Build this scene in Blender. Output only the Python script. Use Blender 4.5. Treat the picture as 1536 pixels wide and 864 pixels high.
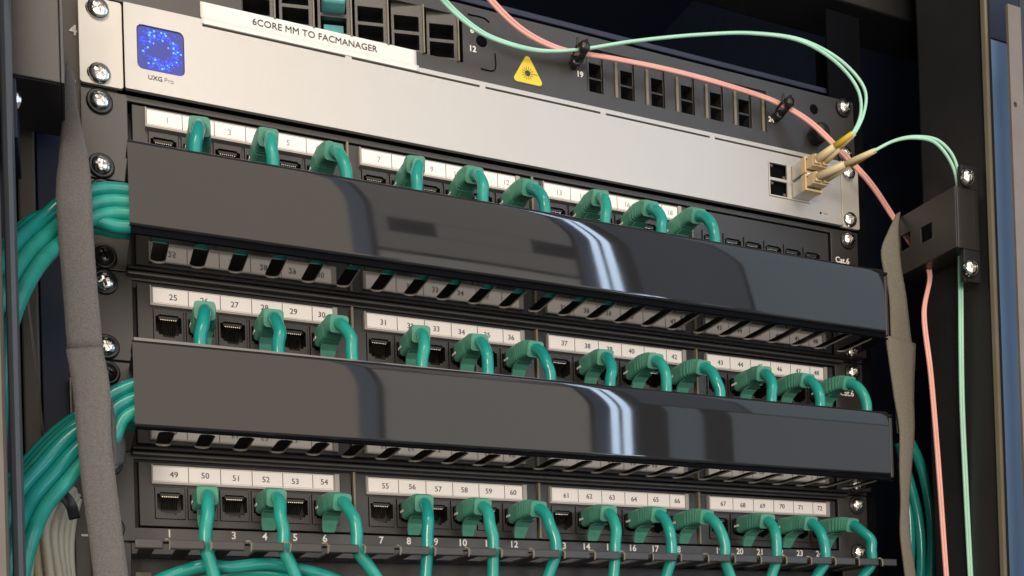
import bpy, math, random
import numpy as np
from mathutils import Vector, Matrix
from mathutils.geometry import tessellate_polygon

random.seed(7)
MM = 0.001                      # the scene is laid out in millimetres
SC = bpy.context.scene
COL = SC.collection
for o in list(bpy.data.objects):
    bpy.data.objects.remove(o)

# ------------------------------------------------------------------ camera
CX, CY, CZ, YAW, PITCH, ROLL, FPX, PV = -20.49, -535.58, -79.74, -.40712, .00938, .03112, 1538.0, 1024.0
def _rot(a, b, c):
    ca, sa, cb, sb, cc, sc = math.cos(a), math.sin(a), math.cos(b), math.sin(b), math.cos(c), math.sin(c)
    return (np.array([[ca, -sa, 0], [sa, ca, 0], [0, 0, 1]]) @ np.array([[1, 0, 0], [0, cb, -sb], [0, sb, cb]])
            @ np.array([[cc, 0, sc], [0, 1, 0], [-sc, 0, cc]]))
RM = _rot(YAW, PITCH, ROLL)
cam_d = bpy.data.cameras.new('camera'); cam = bpy.data.objects.new('camera', cam_d); COL.objects.link(cam)
cam_d.sensor_width = 36; cam_d.lens = FPX * 36 / 1536; cam_d.shift_y = (PV - 432) / 1536
cam_d.clip_start = 0.01; cam_d.clip_end = 100
m = Matrix.Identity(4)
for i in range(3):
    m[i][0] = RM[i, 0]; m[i][1] = RM[i, 2]; m[i][2] = -RM[i, 1]
m[0][3], m[1][3], m[2][3] = CX * MM, CY * MM, CZ * MM
cam.matrix_world = m
SC.camera = cam

def W(u, v, Y):
    """point (mm) on the plane y = Y that a measured photo position falls on"""
    d = RM @ np.array([(u - 768) / FPX, 1, (PV - v) / FPX])
    t = (Y - CY) / d[1]
    return Vector((CX + t * d[0], Y, CZ + t * d[2]))

# ------------------------------------------------------------------ light
world = bpy.data.worlds.new('World'); SC.world = world; world.use_nodes = True
bg = world.node_tree.nodes['Background']
bg.inputs[0].default_value = (0.50, 0.48, 0.48, 1); bg.inputs[1].default_value = 0.42
SC.view_settings.view_transform = 'Standard'; SC.view_settings.look = 'None'
SC.view_settings.exposure = 0; SC.view_settings.gamma = 1; SC.view_settings.use_curve_mapping = False

def area(name, loc, target, sx, sy, radiance, color):
    l = bpy.data.lights.new(name, 'AREA'); l.shape = 'RECTANGLE'; l.size = sx; l.size_y = sy
    l.energy = radiance * math.pi * sx * sy; l.color = color
    o = bpy.data.objects.new(name, l); COL.objects.link(o); o.location = loc
    d = Vector(target) - Vector(loc); o.rotation_euler = d.to_track_quat('-Z', 'Y').to_euler()
    return o
LY = -2.48
def reflection_panel(name, x0, x1, radiance, color, z0=-1.0, z1=2.9):  # added glowing panel standing in for a room wall mirrored in the covers
    area(name, ((x0 + x1) / 2, LY, (z0 + z1) / 2), ((x0 + x1) / 2, 0, (z0 + z1) / 2), x1 - x0, z1 - z0, radiance, color)
reflection_panel('warm_room_panel', -1.7, .777, 1.65, (1, .84, .68))
reflection_panel('room_panel', .777, .838, .75, (.62, .76, 1))
reflection_panel('room_panel', .858, 1.555, 1.45, (1, .94, .87), -1, 1.27)
for x0_, x1_, z0_, z1_ in ((.858, 1.555, 1.29, 1.40), (.858, .90, 1.402, 1.488), (1.043, 1.383, 1.402, 1.488), (.858, 1.555, 1.49, 2.9)):
    reflection_panel('room_panel', x0_, x1_, .95, (1, .93, .86), z0_, z1_)
reflection_panel('strip_glow', 1.575, 1.632, .50, (.45, .60, 1))  # added dim blue panel for the falloff beside the bright strip
reflection_panel('bright_strip', 1.634, 1.662, 15, (.62, .78, 1), -1, 3.3)  # narrow added panels for the bright strip mirrored in the covers
reflection_panel('bright_strip', 1.676, 1.706, 15, (.62, .78, 1), -1, 3.3)
reflection_panel('cool_room_panel', 1.77, 2.20, .42, (.62, .80, 1), 1.0, 2.9)
reflection_panel('cool_room_panel', 1.84, 1.975, .95, (.72, .86, 1), -1, .98)
reflection_panel('cool_room_panel', 2.10, 3.7, .82, (.80, .90, 1), -1, .98)
reflection_panel('cool_room_panel', 2.22, 3.7, 1.05, (.66, .83, 1), 1.0, 2.9)
area('cool_side_light', (1.95, -.95, .5), (.2, 0, .1), .4, 1.3, 3.5, (.50, .70, 1))  # added cool lamp for bluish highlights on the boots' right edges
area('ceiling_light', (-.35, -1.9, 1.9), (.15, 0, .1), .7, .7, 9, (1, .87, .72))
area('front_light', (-.95, -2.05, .12), (.2, 0, .1), .6, .5, 27, (1, .88, .76))

# ------------------------------------------------------------------ materials
MATS = {}
def mat(name, col, rough=.5, metal=0.0, bump=0.0, bscale=800, var=.08, vscale=60, emit=None, spec=.5, rvar=0.0, coat=0.0, stretch=None):
    mt = bpy.data.materials.new(name); mt.use_nodes = True
    nt = mt.node_tree; b = nt.nodes['Principled BSDF']
    b.inputs['Roughness'].default_value = rough; b.inputs['Metallic'].default_value = metal
    b.inputs['Specular IOR Level'].default_value = spec
    if coat: b.inputs['Coat Weight'].default_value = coat; b.inputs['Coat Roughness'].default_value = .12
    tc = nt.nodes.new('ShaderNodeTexCoord'); src = tc.outputs['Object']
    if stretch:
        mp = nt.nodes.new('ShaderNodeMapping'); mp.inputs['Scale'].default_value = stretch
        nt.links.new(src, mp.inputs['Vector']); src = mp.outputs['Vector']
    n = nt.nodes.new('ShaderNodeTexNoise'); n.inputs['Scale'].default_value = vscale; n.inputs['Detail'].default_value = 5
    nt.links.new(src, n.inputs['Vector'])
    r = nt.nodes.new('ShaderNodeValToRGB')
    r.color_ramp.elements[0].position = .3; r.color_ramp.elements[1].position = .7
    r.color_ramp.elements[0].color = tuple(c * (1 - var) for c in col) + (1,)
    r.color_ramp.elements[1].color = tuple(min(1, c * (1 + var)) for c in col) + (1,)
    nt.links.new(n.outputs['Fac'], r.inputs['Fac']); nt.links.new(r.outputs['Color'], b.inputs['Base Color'])
    if rvar:
        mr = nt.nodes.new('ShaderNodeMapRange'); mr.inputs['To Min'].default_value = max(0, rough - rvar); mr.inputs['To Max'].default_value = rough + rvar
        nt.links.new(n.outputs['Fac'], mr.inputs['Value']); nt.links.new(mr.outputs['Result'], b.inputs['Roughness'])
    if bump:
        n2 = nt.nodes.new('ShaderNodeTexNoise'); n2.inputs['Scale'].default_value = bscale; n2.inputs['Detail'].default_value = 3
        nt.links.new(src, n2.inputs['Vector'])
        bp = nt.nodes.new('ShaderNodeBump'); bp.inputs['Strength'].default_value = bump; bp.inputs['Distance'].default_value = .0005
        nt.links.new(n2.outputs['Fac'], bp.inputs['Height']); nt.links.new(bp.outputs['Normal'], b.inputs['Normal'])
    if emit:
        b.inputs['Emission Color'].default_value = emit[0] + (1,); b.inputs['Emission Strength'].default_value = emit[1]
    MATS[name] = mt
    return mt
mat('black_powder_coat', (.024, .021, .019), .36, bump=.22, bscale=2500, spec=.8)
mat('black_abs', (.022, .020, .019), .36, bump=.1, bscale=1800, spec=.65)
mat('dark_void', (.004, .0045, .006), .6, spec=.02)
mat('jack_black', (.012, .011, .011), .38)
mat('gold_pin', (.80, .75, .64), .22, 1)
mat('gloss_cover', (.012, .012, .013), .035, rvar=.03, vscale=22, spec=.62)
mat('gloss_tray', (.010, .010, .011), .06, rvar=.03, vscale=40, spec=1.0)
MATS['gloss_tray'].node_tree.nodes['Principled BSDF'].inputs['IOR'].default_value = 1.8
mat('lit_rim', (.34, .31, .27), .4)  # pale tone painting the light caught on the tray's slot rims
mat('silver', (.535, .52, .495), .42, .55, bump=.3, bscale=3000, var=.035, vscale=1500)
mat('silver_ear', (.56, .54, .50), .40, .40, bump=.1, bscale=4000, var=.02)
mat('label_paper', (.88, .83, .79), .55, var=.02)
mat('label_holder', (.34, .32, .29), .18, spec=.6)
mat('label_ink', (.05, .05, .06), .6)
mat('pale_ink', (.36, .34, .33), .6)
mat('white_print', (.82, .80, .76), .5)
mat('tape_white', (.80, .77, .73), .35, var=.02, bump=.06, bscale=200)
mat('screw_zinc', (.80, .79, .76), .16, 1, var=.12, vscale=400)
mat('screw_black', (.02, .02, .02), .22)
mat('washer_black', (.015, .014, .014), .3)
mat('teal_cable', (.014, .275, .235), .20, spec=.5, var=.10, vscale=90, bump=.05, bscale=300)
mat('teal_cable_worn', (.020, .29, .232), .27, spec=.5, var=.14, vscale=120, bump=.06, bscale=300)
mat('teal_cable_deep', (.010, .245, .215), .18, spec=.5, var=.10, vscale=70, bump=.05, bscale=300)
mat('teal_boot', (.075, .27, .19), .40, spec=.45, var=.08, vscale=200, bump=.1, bscale=900)
mat('velcro', (.135, .125, .118), .85, bump=1.0, bscale=2200, var=.22, vscale=1400)
mat('velcro_tan', (.175, .158, .13), .85, bump=1.0, bscale=2200, var=.22, vscale=1400)
mat('grey_cable', (.60, .55, .42), .42, var=.06)
mat('mint_fibre', (.40, .73, .57), .42, var=.06)
mat('salmon_fibre', (.78, .40, .34), .42, var=.06)
mat('beige_connector', (.62, .48, .27), .42, var=.06, vscale=200)
mat('cream_boot', (.68, .56, .34), .45, var=.05)
mat('yellow_boot', (.62, .44, .03), .45)
mat('warning_yellow', (.78, .60, .03), .45, var=.05)
mat('screen_blue', (.03, .04, .25), .12, emit=((.03, .05, .34), .35))
mat('screen_dots', (.05, .1, .9), .3, emit=((.02, .035, 1.0), 1.8))
mat('screen_cyan', (.1, .4, .9), .3, emit=((.05, .30, 1.0), 1.6))
mat('port_light', (.4, .4, 1), .3, emit=((.45, .45, 1.0), 3.0))
mat('rack_paint', (.018, .018, .019), .45, bump=.3, bscale=1500, spec=.5)
mat('rack_inside', (.014, .020, .045), .55)
mat('rack_tan', (.10, .085, .068), .5, bump=.2, bscale=1500)
mat('door_blue_reflection', (.16, .28, .46), .42, var=.06, vscale=12)  # blue reflected light on the door put into the base colour
mat('door_steel', (.07, .075, .085), .35)
mat('post_brown', (.17, .14, .115), .5)
mat('adapter_teal', (.12, .42, .42), .3)
mat('olive_divider', (.19, .165, .115), .4)
mat('tan_metal', (.32, .29, .22), .5)

# ------------------------------------------------------------------ mesh helper
class MB:
    def __init__(s):
        s.v = []; s.f = []; s.mi = []; s.sm = []
    def add(s, vs, fs, mi=0, smooth=False):
        b = len(s.v); s.v += [tuple(p) for p in vs]
        for f in fs:
            s.f.append([b + i for i in f]); s.mi.append(mi); s.sm.append(smooth)
    def box(s, x0, x1, y0, y1, z0, z1, mi=0):
        vs = [(x, y, z) for x in (x0, x1) for y in (y0, y1) for z in (z0, z1)]
        s.add(vs, [(0, 1, 3, 2), (4, 6, 7, 5), (0, 4, 5, 1), (2, 3, 7, 6), (0, 2, 6, 4), (1, 5, 7, 3)], mi)
    def hexa(s, q0, q1, mi=0):
        """solid between two quads (corner lists in matching order)"""
        s.add(list(q0) + list(q1), [(0, 1, 2, 3), (7, 6, 5, 4), (0, 4, 5, 1), (1, 5, 6, 2), (2, 6, 7, 3), (3, 7, 4, 0)], mi)
    def slab(s, outer, holes, axis, a0, a1, mi=0, wall=None, back=True, rim=None):
        """polygon with holes extruded along an axis: 'y' (outline in x,z) or 'z' (outline in x,y)"""
        loops = [outer] + list(holes)
        P = (lambda p, a: (p[0], a, p[1])) if axis == 'y' else ((lambda p, a: (p[0], p[1], a)) if axis == 'z' else (lambda p, a: (a, p[0], p[1])))
        tris = tessellate_polygon([[Vector((p[0], p[1], 0)) for p in l] for l in loops])
        flat = [p for l in loops for p in l]; n = len(flat)
        vs = [P(p, a0) for p in flat] + [P(p, a1) for p in flat]
        fs = [tuple(t) for t in tris]
        if back: fs += [tuple(i + n for i in reversed(t)) for t in tris]
        s.add(vs, fs, mi)
        k = 0; b = len(s.v) - 2 * n
        for li, l in enumerate(loops):
            m_ = len(l)
            for i in range(m_):
                j = (i + 1) % m_
                s.f.append([b + k + i, b + k + j, b + n + k + j, b + n + k + i]); s.mi.append((mi if rim is None else rim) if li == 0 else (mi if wall is None else wall)); s.sm.append(False)
            k += m_
    def tube(s, pts, r, n=10, mi=0, cap=True, sect=None, scale=None):
        pts = [Vector(p) for p in pts]; k = len(pts)
        T = [(pts[min(i + 1, k - 1)] - pts[max(i - 1, 0)]).normalized() for i in range(k)]
        up = Vector((0, 0, 1)) if abs(T[0].z) < .9 else Vector((1, 0, 0))
        N = (up - T[0] * up.dot(T[0])).normalized()
        vs = []
        sec = sect or [(math.cos(2 * math.pi * i / n) * r, math.sin(2 * math.pi * i / n) * r) for i in range(n)]
        n = len(sec)
        for i in range(k):
            N = (N - T[i] * N.dot(T[i])).normalized(); B = T[i].cross(N)
            sc = scale[i] if scale else 1
            vs += [pts[i] + B * (a * sc) + N * (c * sc) for a, c in sec]
        fs = []
        for i in range(k - 1):
            for j in range(n):
                fs.append((i * n + j, i * n + (j + 1) % n, (i + 1) * n + (j + 1) % n, (i + 1) * n + j))
        s.add(vs, fs, mi, True)
        if cap:
            b = len(s.v) - len(vs)
            s.f.append([b + j for j in reversed(range(n))]); s.mi.append(mi); s.sm.append(False)
            s.f.append([b + (k - 1) * n + j for j in range(n)]); s.mi.append(mi); s.sm.append(False)
    def lathe_y(s, prof, cx, cz, n=24, mi=0):
        """profile of (radius, y) turned about an axis along y"""
        vs = [(cx + r * math.cos(2 * math.pi * j / n), y, cz + r * math.sin(2 * math.pi * j / n)) for r, y in prof for j in range(n)]
        fs = [(i * n + j, i * n + (j + 1) % n, (i + 1) * n + (j + 1) % n, (i + 1) * n + j) for i in range(len(prof) - 1) for j in range(n)]
        s.add(vs, fs, mi, True)
    def mesh(s, name, mats):
        me = bpy.data.meshes.new(name)
        me.from_pydata([(a * MM, b * MM, c * MM) for a, b, c in s.v], [], s.f)
        for mm in (mats if isinstance(mats, (list, tuple)) else [mats]):
            me.materials.append(MATS[mm])
        me.polygons.foreach_set('material_index', s.mi); me.polygons.foreach_set('use_smooth', s.sm)
        me.update()
        import bmesh
        bm = bmesh.new(); bm.from_mesh(me); bmesh.ops.recalc_face_normals(bm, faces=bm.faces); bm.to_mesh(me); bm.free()
        return me
    def build(s, name, mats, parent=None, loc=(0, 0, 0), bevel=0, seg=2):
        return link(name, s.mesh(name, mats), parent, loc, bevel, seg)

def link(name, me, parent=None, loc=(0, 0, 0), bevel=0, seg=2):
    o = bpy.data.objects.new(name, me); COL.objects.link(o)
    if parent: o.parent = parent
    o.location = [c * MM for c in loc]
    if bevel:
        b = o.modifiers.new('bevel', 'BEVEL'); b.width = bevel * MM; b.segments = seg; b.limit_method = 'ANGLE'; b.angle_limit = math.radians(40)
        b.use_clamp_overlap = True
    return o
def tag(o, label, cat, group=None):
    o['label'] = label; o['category'] = cat
    if group: o['group'] = group
    return o
def thing(name, label, cat, loc=(0, 0, 0), group=None):
    o = bpy.data.objects.new(name, None); COL.objects.link(o); o.location = [c * MM for c in loc]
    o.empty_display_size = .01
    return tag(o, label, cat, group)

def spline(pts, per=8):
    P = [Vector(p) for p in pts]; out = []
    for i in range(len(P) - 1):
        p0 = P[i - 1] if i else P[0] * 2 - P[1]; p1, p2 = P[i], P[i + 1]
        p3 = P[i + 2] if i + 2 < len(P) else P[-1] * 2 - P[-2]
        # centripetal Catmull-Rom
        def tj(t, a, b): return t + max((b - a).length, 1e-4) ** .5
        t0 = 0; t1 = tj(t0, p0, p1); t2 = tj(t1, p1, p2); t3 = tj(t2, p2, p3)
        for k in range(per):
            t = t1 + (t2 - t1) * k / per
            A1 = p0 * ((t1 - t) / (t1 - t0)) + p1 * ((t - t0) / (t1 - t0)); A2 = p1 * ((t2 - t) / (t2 - t1)) + p2 * ((t - t1) / (t2 - t1)); A3 = p2 * ((t3 - t) / (t3 - t2)) + p3 * ((t - t2) / (t3 - t2))
            B1 = A1 * ((t2 - t) / (t2 - t0)) + A2 * ((t - t0) / (t2 - t0)); B2 = A2 * ((t3 - t) / (t3 - t1)) + A3 * ((t - t1) / (t3 - t1))
            out.append(B1 * ((t2 - t) / (t2 - t1)) + B2 * ((t - t1) / (t2 - t1)))
    out.append(P[-1])
    return out

_TXT = {}
def text_mesh(s, size, bold=0.0, thick=.12):
    key = (s, size, bold)
    if key not in _TXT:
        c = bpy.data.curves.new('text', 'FONT'); c.body = s; c.size = size * MM; c.extrude = thick * MM; c.offset = bold * MM
        c.align_x = 'CENTER'; c.align_y = 'CENTER'; c.resolution_u = 3
        o = bpy.data.objects.new('text', c); COL.objects.link(o)
        bpy.context.view_layer.update()
        me = bpy.data.meshes.new_from_object(o.evaluated_get(bpy.context.evaluated_depsgraph_get()))
        bpy.data.objects.remove(o)
        me.transform(Matrix.Rotation(math.radians(90), 4, 'X'))
        me.materials.clear(); me.name = 'print'
        _TXT[key] = me
    return _TXT[key]
def text(name, s, size, x, y, z, ink, parent, bold=0.0, roll=0.0):
    key = (s, size, bold, ink)
    if key not in _TXT:
        me = text_mesh(s, size, bold).copy(); me.materials.append(MATS[ink]); _TXT[key] = me
    o = link(name, _TXT[key], parent, (x, y, z))
    if roll: o.rotation_euler = (0, roll, 0)
    return o

# ------------------------------------------------------------------ shared screw
def screw_mesh(head_r=4.7, washer_r=6.2, head='screw_zinc'):
    b = MB(); n = 56; rings = 20; vs = []
    def h(x, z):
        r = math.hypot(x, z); y = -1.2 - 2.6 * math.sqrt(max(0, 1 - (r / head_r) ** 2))
        for a, c in ((x, z), (z, x)):
            if abs(a) < .62 and abs(c) < 2.7: y = max(y, -1.5 - .2 * abs(c)); break
        if r < .95: y = -1.3
        return y
    for i in range(rings + 1):
        r = head_r * (i / rings)
        for j in range(n):
            x, z = r * math.cos(2 * math.pi * j / n), r * math.sin(2 * math.pi * j / n)
            vs.append((x, h(x, z), z))
    fs = [(i * n + j, i * n + (j + 1) % n, (i + 1) * n + (j + 1) % n, (i + 1) * n + j) for i in range(rings) for j in range(n)]
    b.add(vs, fs, 0, False)
    b.lathe_y([(head_r, -1.2), (head_r, 0)], 0, 0, n, 0)
    if washer_r:
        b.lathe_y([(head_r - .4, -1.0), (head_r + .3, -1.5), (washer_r - .3, -1.3), (washer_r, -.7), (washer_r, .0)], 0, 0, 36, 1)
    return b.mesh('mounting_screw', [head, 'washer_black'])
SCREW = screw_mesh(); SCREW_BLACK = screw_mesh(head='screw_black'); SCREW_BIG = screw_mesh(5.2, 0)
def screw(x, y, z, parent, me=None, name='mounting_screw'):
    o = link(name, me or SCREW, parent, (x, y, z)); o.rotation_euler = (random.uniform(-.07, .07), random.uniform(0, 3.1), random.uniform(-.07, .07))
    return o
HX = 465.1                      # hole spacing of the rails
U = 44.45

# ------------------------------------------------------------------ the rack
rack = thing('equipment_rack', 'black steel equipment rack frame holding every panel and cable', 'rack', (230, 300, -60))
def rp(b, name, mats, bevel=.6):
    for i, v in enumerate(b.v): b.v[i] = (v[0] - 230, v[1] - 300, v[2] + 60)
    return b.build(name, mats, rack, bevel=bevel)
RV = Vector((230, 300, -60))
b = MB(); b.box(-16.5, 8.5, 2.6, 5, -90, 372); b.box(-16.5, -14, 5, 40, -90, 372); rail = rp(b, 'mounting_rail', 'rack_tan')
text('printed_mark', '4', 7, -11 - 230, 2.3 - 300, 250 + 60, 'white_print', rail, .15)
b = MB()
for k in range(-5, 20):
    zz = k * U / 3 + 3
    if k % 3 == 0: b.box(-13.5, -10.5, 2.35, 2.6, zz - .5, zz + .5)
b.v = [(v[0] - 230, v[1] - 300, v[2] + 60) for v in b.v]; b.build('unit_mark', 'white_print', rail)
b = MB(); b.box(456, 484.5, 2.6, 5, -90, 372); b.box(482, 484.5, 5, 45, -90, 372); rp(b, 'mounting_rail', 'dark_void')  # right rail coloured near black for the dark it stands in
b = MB(); b.box(508, 514, -78, -24, -120, 420); rp(b, 'frame_post', 'rack_paint', 1.2)
b = MB(); b.box(505.6, 508, -81, -77, -120, 372); rp(b, 'frame_edge', 'olive_divider', .8)  # paler strip painting the light on the post's front edge
# deep enclosure
b = MB(); b.box(-160, 760, 640, 646, -420, 760); rp(b, 'back_panel', 'rack_inside')
b = MB(); b.box(700, 706, -20, 640, -420, 760); rp(b, 'side_panel', 'rack_inside')
b = MB(); b.box(-160, -154, -20, 640, -420, 760); rp(b, 'side_panel', 'rack_inside')
b = MB(); b.box(-160, 706, -20, 640, 760, 766); rp(b, 'top_panel', 'rack_inside')
b = MB(); b.box(-160, 706, -20, 640, -426, -420); rp(b, 'base_panel', 'rack_inside')
b = MB(); b.box(514, 700, -24, -18, -420, 760); rp(b, 'filler_panel', 'rack_inside')
b = MB(); b.box(-154, -42, -24, -18, -420, 760); rp(b, 'filler_panel', 'rack_inside')
b = MB(); b.box(-60, 600, 3, 40, 381, 412); b.box(-60, 600, -4, 3, 404, 412); rp(b, 'top_beam', 'rack_paint', 1.5)
b = MB(); b.box(-5, 470, 8, 240, 317.5, 320); b.box(-5, 470, 6, 8, 316.5, 320); rp(b, 'blank_shelf', 'rack_inside')
# the left side: steel post, brown door edge, dark return plates
p = W(20, 600, -90); q = W(31, 600, -90)
b = MB(); b.box(W(12, 600, -96).x, W(31, 600, -96).x, -96, -84, -120, 420); rp(b, 'frame_post', 'door_steel', 2.5)
b = MB(); b.box(-150, W(9, 600, -100).x, -112, -98, -120, 420); rp(b, 'door_edge', 'post_brown', 3)  # widened out of view to shade the left cable bundles
b = MB(); b.box(W(35, 600, 0).x, W(63, 640, 0).x, -2, 2, -90, 372); rp(b, 'side_flange', 'rack_tan', 1)
b = MB(); b.box(W(63, 640, 0).x + .6, -17, 2, 6, -90, 372); rp(b, 'side_flange', 'rack_inside', .5)
b = MB(); b.box(W(36, 600, 20).x - 6, -18, 40, 44, -90, 372); rp(b, 'side_flange', 'rack_paint', .5)
b = MB(); b.box(-17.0, -16.2, -3, 2, 60, 78); rp(b, 'edge_strip', 'tan_metal', .2)
b = MB(); A0, A1 = W(38, 430, -60), W(66, 664, -4)
b.hexa([(A0.x, A0.y, A0.z - 1), (A1.x, A1.y, A1.z - 1), (A1.x, A1.y, A1.z), (A0.x, A0.y, A0.z)], [(A0.x + .8, A0.y, A0.z - 1), (A1.x + .8, A1.y, A1.z - 1), (A1.x + .8, A1.y, A1.z), (A0.x + .8, A0.y, A0.z)])
rp(b, 'edge_strip', 'post_brown', 0)
# the right side: door inner face painted with its blue reflection, and outer post
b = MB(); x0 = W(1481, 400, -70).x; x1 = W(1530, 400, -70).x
b.box(x0, x1 + 10, -71.5, -70, -120, W(1490, 62, -70).z); rp(b, 'door_panel', 'door_blue_reflection', 2.5)
b = MB(); b.box(x0 - 1, x1 + 10, -71.8, -70, W(1490, 62, -70).z + .5, 400); rp(b, 'dark_door_piece', 'rack_inside', 1)  # dark piece painting the shadow over the top of the blue face
b = MB(); xa = W(1522, 300, -100).x; xb = W(1541, 300, -100).x
zt = W(1520, 8, -100).z
b.slab([(xa, -120), (xb, -120), (xb, zt), (xa, zt)], [[(W(1523, 157, -100).x + 1.5 * math.cos(t), W(1523, 157, -100).z + 1.7 * math.sin(t)) for t in [k * math.pi / 6 for k in range(12)]]], 'y', -100, -98.4)
rp(b, 'door_edge', 'post_brown', 0)
b = MB(); b.box(xb + .6, xb + 40, -99, -98, -120, zt + 40); rp(b, 'dark_door_piece', 'rack_paint', 1)
# hanging bolt in the dark behind
c = W(1290, 50, 60)
b = MB(); b.lathe_y([(0, 44), (3.5, 44), (4.5, 46), (4.5, 60)], c.x, c.z, 6); b.lathe_y([(0, 40), (2.2, 40), (2.4, 44)], c.x, c.z - 7, 12); b.box(c.x - 5, c.x + 5, 47, 62, c.z + 4, c.z + 12)
rp(b, 'hanging_bolt', 'screw_zinc', .3)

# ------------------------------------------------------------------ patch panels
def jack_outline(cx, cz):
    pts = [(-4.6, 4.9), (4.6, 4.9), (4.9, 4.2), (6.2, 4.0), (6.2, -3.7), (4.8, -4.0), (4.8, -5.0), (2.8, -5.2), (2.8, -6.3), (-2.8, -6.3), (-2.8, -5.2), (-4.8, -5.0), (-4.8, -4.0), (-6.2, -3.7), (-6.2, 4.0), (-4.9, 4.2)]
    return [(cx + a, cz + c) for a, c in pts]
def jack_mesh():
    b = MB()
    b.slab([(-7.0, -8.2), (7.0, -8.2), (7.0, 7.4), (-7.0, 7.4)], [jack_outline(0, 0)], 'y', -.7, 11, 0, wall=1, back=False)
    b.add([(-7, 10.9, -8.2), (7, 10.9, -8.2), (7, 10.9, 7.4), (-7, 10.9, 7.4)], [(0, 1, 2, 3)], 1)
    for k in range(8):                       # contact wires, slanting down into the cavity
        x = -3.55 + k * 1.015
        b.hexa([(x - .28, .6, 3.2), (x + .28, .6, 3.2), (x + .28, .6, 2.7), (x - .28, .6, 2.7)], [(x - .28, 9, -1.5), (x + .28, 9, -1.5), (x + .28, 9, -2.0), (x - .28, 9, -2.0)], 2)
    b.box(-4.6, 4.6, .3, 2.2, 3.1, 4.4, 1)
    b.box(-2.4, 2.4, 3, 10, -6.0, -5.0, 0)
    return b.mesh('jack', ['black_abs', 'jack_black', 'gold_pin'])
JACK = jack_mesh()
PITCH_M, PITCH_J = 109.0, 15.65
def jack_x(dx, n): return 28.0 + dx + PITCH_M * (n // 6) + PITCH_J * (n % 6)

def module_mesh():
    b = MB()                                  # one six-port block, x measured from its first jack
    holes = [[(k * PITCH_J - 7.1, 12.1), (k * PITCH_J + 7.1, 12.1), (k * PITCH_J + 7.1, 27.8), (k * PITCH_J - 7.1, 27.8)] for k in range(6)]
    b.slab([(-14.6, 8.2), (92.6, 8.2), (92.6, 40.2), (-14.6, 40.2)], holes, 'y', 0, 9)
    return b.mesh('port_module', 'black_abs')
MODULE = module_mesh()
def holder_mesh():
    b = MB()
    b.box(-8.0, 83.2, -2.6, -.01, 28.9, 30.0); b.box(-8.0, 83.2, -1.6, -.01, 30.0, 38.3); b.box(83.2, 85.6, -2.8, -.01, 28.9, 38.6); b.box(-8.6, -8.0, -2.8, -.01, 28.9, 38.6)
    return b.mesh('label_holder', 'label_holder')
HOLDER = holder_mesh()
def paper_mesh():
    b = MB(); b.box(-7.4, 82.9, -2.1, -1.62, 30.1, 38.1)
    for k in range(1, 6):
        x = -7.0 + 16.4 + (k - 1) * PITCH_J; b.box(x - .16, x + .16, -2.2, -2.09, 30.3, 37.9, 1)
    b.box(-7.2, 82.7, -2.2, -2.09, 37.65, 37.85, 2); b.box(-7.2, 82.7, -2.2, -2.09, 30.55, 30.7, 2)
    return b.mesh('label_strip', ['label_paper', 'label_ink', 'pale_ink'])
PAPER = paper_mesh()

def patch_panel(z0, first, dx, label, modules_labelled, printed, ink):
    t = thing('patchbay', label, 'patch panel', (0, 0, z0), 'patch panels in the rack')
    b = MB(); xs = 28.0 + dx
    wins = [[(xs + PITCH_M * i - 16.6, 7.2), (xs + PITCH_M * i + 93.2, 7.2), (xs + PITCH_M * i + 93.2, 41.2), (xs + PITCH_M * i - 16.6, 41.2)] for i in range(4)]
    wins = [[(xs - 16.6, 7.2), (xs + 3 * PITCH_M + 94.6, 7.2), (xs + 3 * PITCH_M + 94.6, 41.2), (xs - 16.6, 41.2)]]
    b.slab([(-8.75, .4), (473.85, .4), (473.85, 44.0), (-8.75, 44.0)], wins, 'y', 0, 2.2)
    b.box(0, 465, 12, 14, 2, 42)              # the metal behind the blocks
    b.build('face_plate', 'black_powder_coat', t, bevel=.35)
    for i in range(3):
        b = MB(); x = xs + PITCH_M * i + 93.4; b.box(x, x + 1.3, -1.6, 9, 8.4, 40.6); b.build('divider', 'olive_divider', t, bevel=.25)
    for i in range(4):
        mo = link('port_module', MODULE, t, (xs + PITCH_M * i, .3, 0), .3)
        for k in range(6):
            link('jack', JACK, mo, (k * PITCH_J, -.15, 20.3))
        if i in modules_labelled:
            link('label_holder', HOLDER, mo); link('label_strip', PAPER, mo, (random.uniform(-.4, .4), 0, random.uniform(-.15, .1))).rotation_euler = (0, random.uniform(-.002, .002), 0)
            for k in range(6):
                n = first + i * 6 + k
                text('printed_number', str(n), 4.1, k * PITCH_J - .6 * k + 2.2 + random.uniform(-.25, .25), -2.25, 33.9 + random.uniform(-.4, .2), ink, mo)
    if printed:
        for n in range(24):
            text('printed_number', str(n + 1), 5.3, jack_x(dx, n) - .8, -.15, 4.5, 'white_print', t, .09)
    text('printed_rating', 'Cat.6', 5.4, 460, -.15, 23.6, 'white_print', t, .09)
    for x in (0, HX):
        for z in (6.35, 38.1): screw(x, 0, z, t)
    return t
patch_panel(4 * U, 1, 1.4, 'topmost of the three black patch panels, directly under the silver gateway', (0, 1, 2), False, 'pale_ink')  # pale number ink stands in for strips washed out by light
patch_panel(2 * U, 25, 1.4, 'middle black patch panel with white label strips numbered 25 to 48', (0, 1, 2, 3), False, 'label_ink')
patch_panel(0, 49, -.2, 'lowest black patch panel with strips 49 to 72 and white port numbers', (0, 1, 2, 3), True, 'label_ink')

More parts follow.
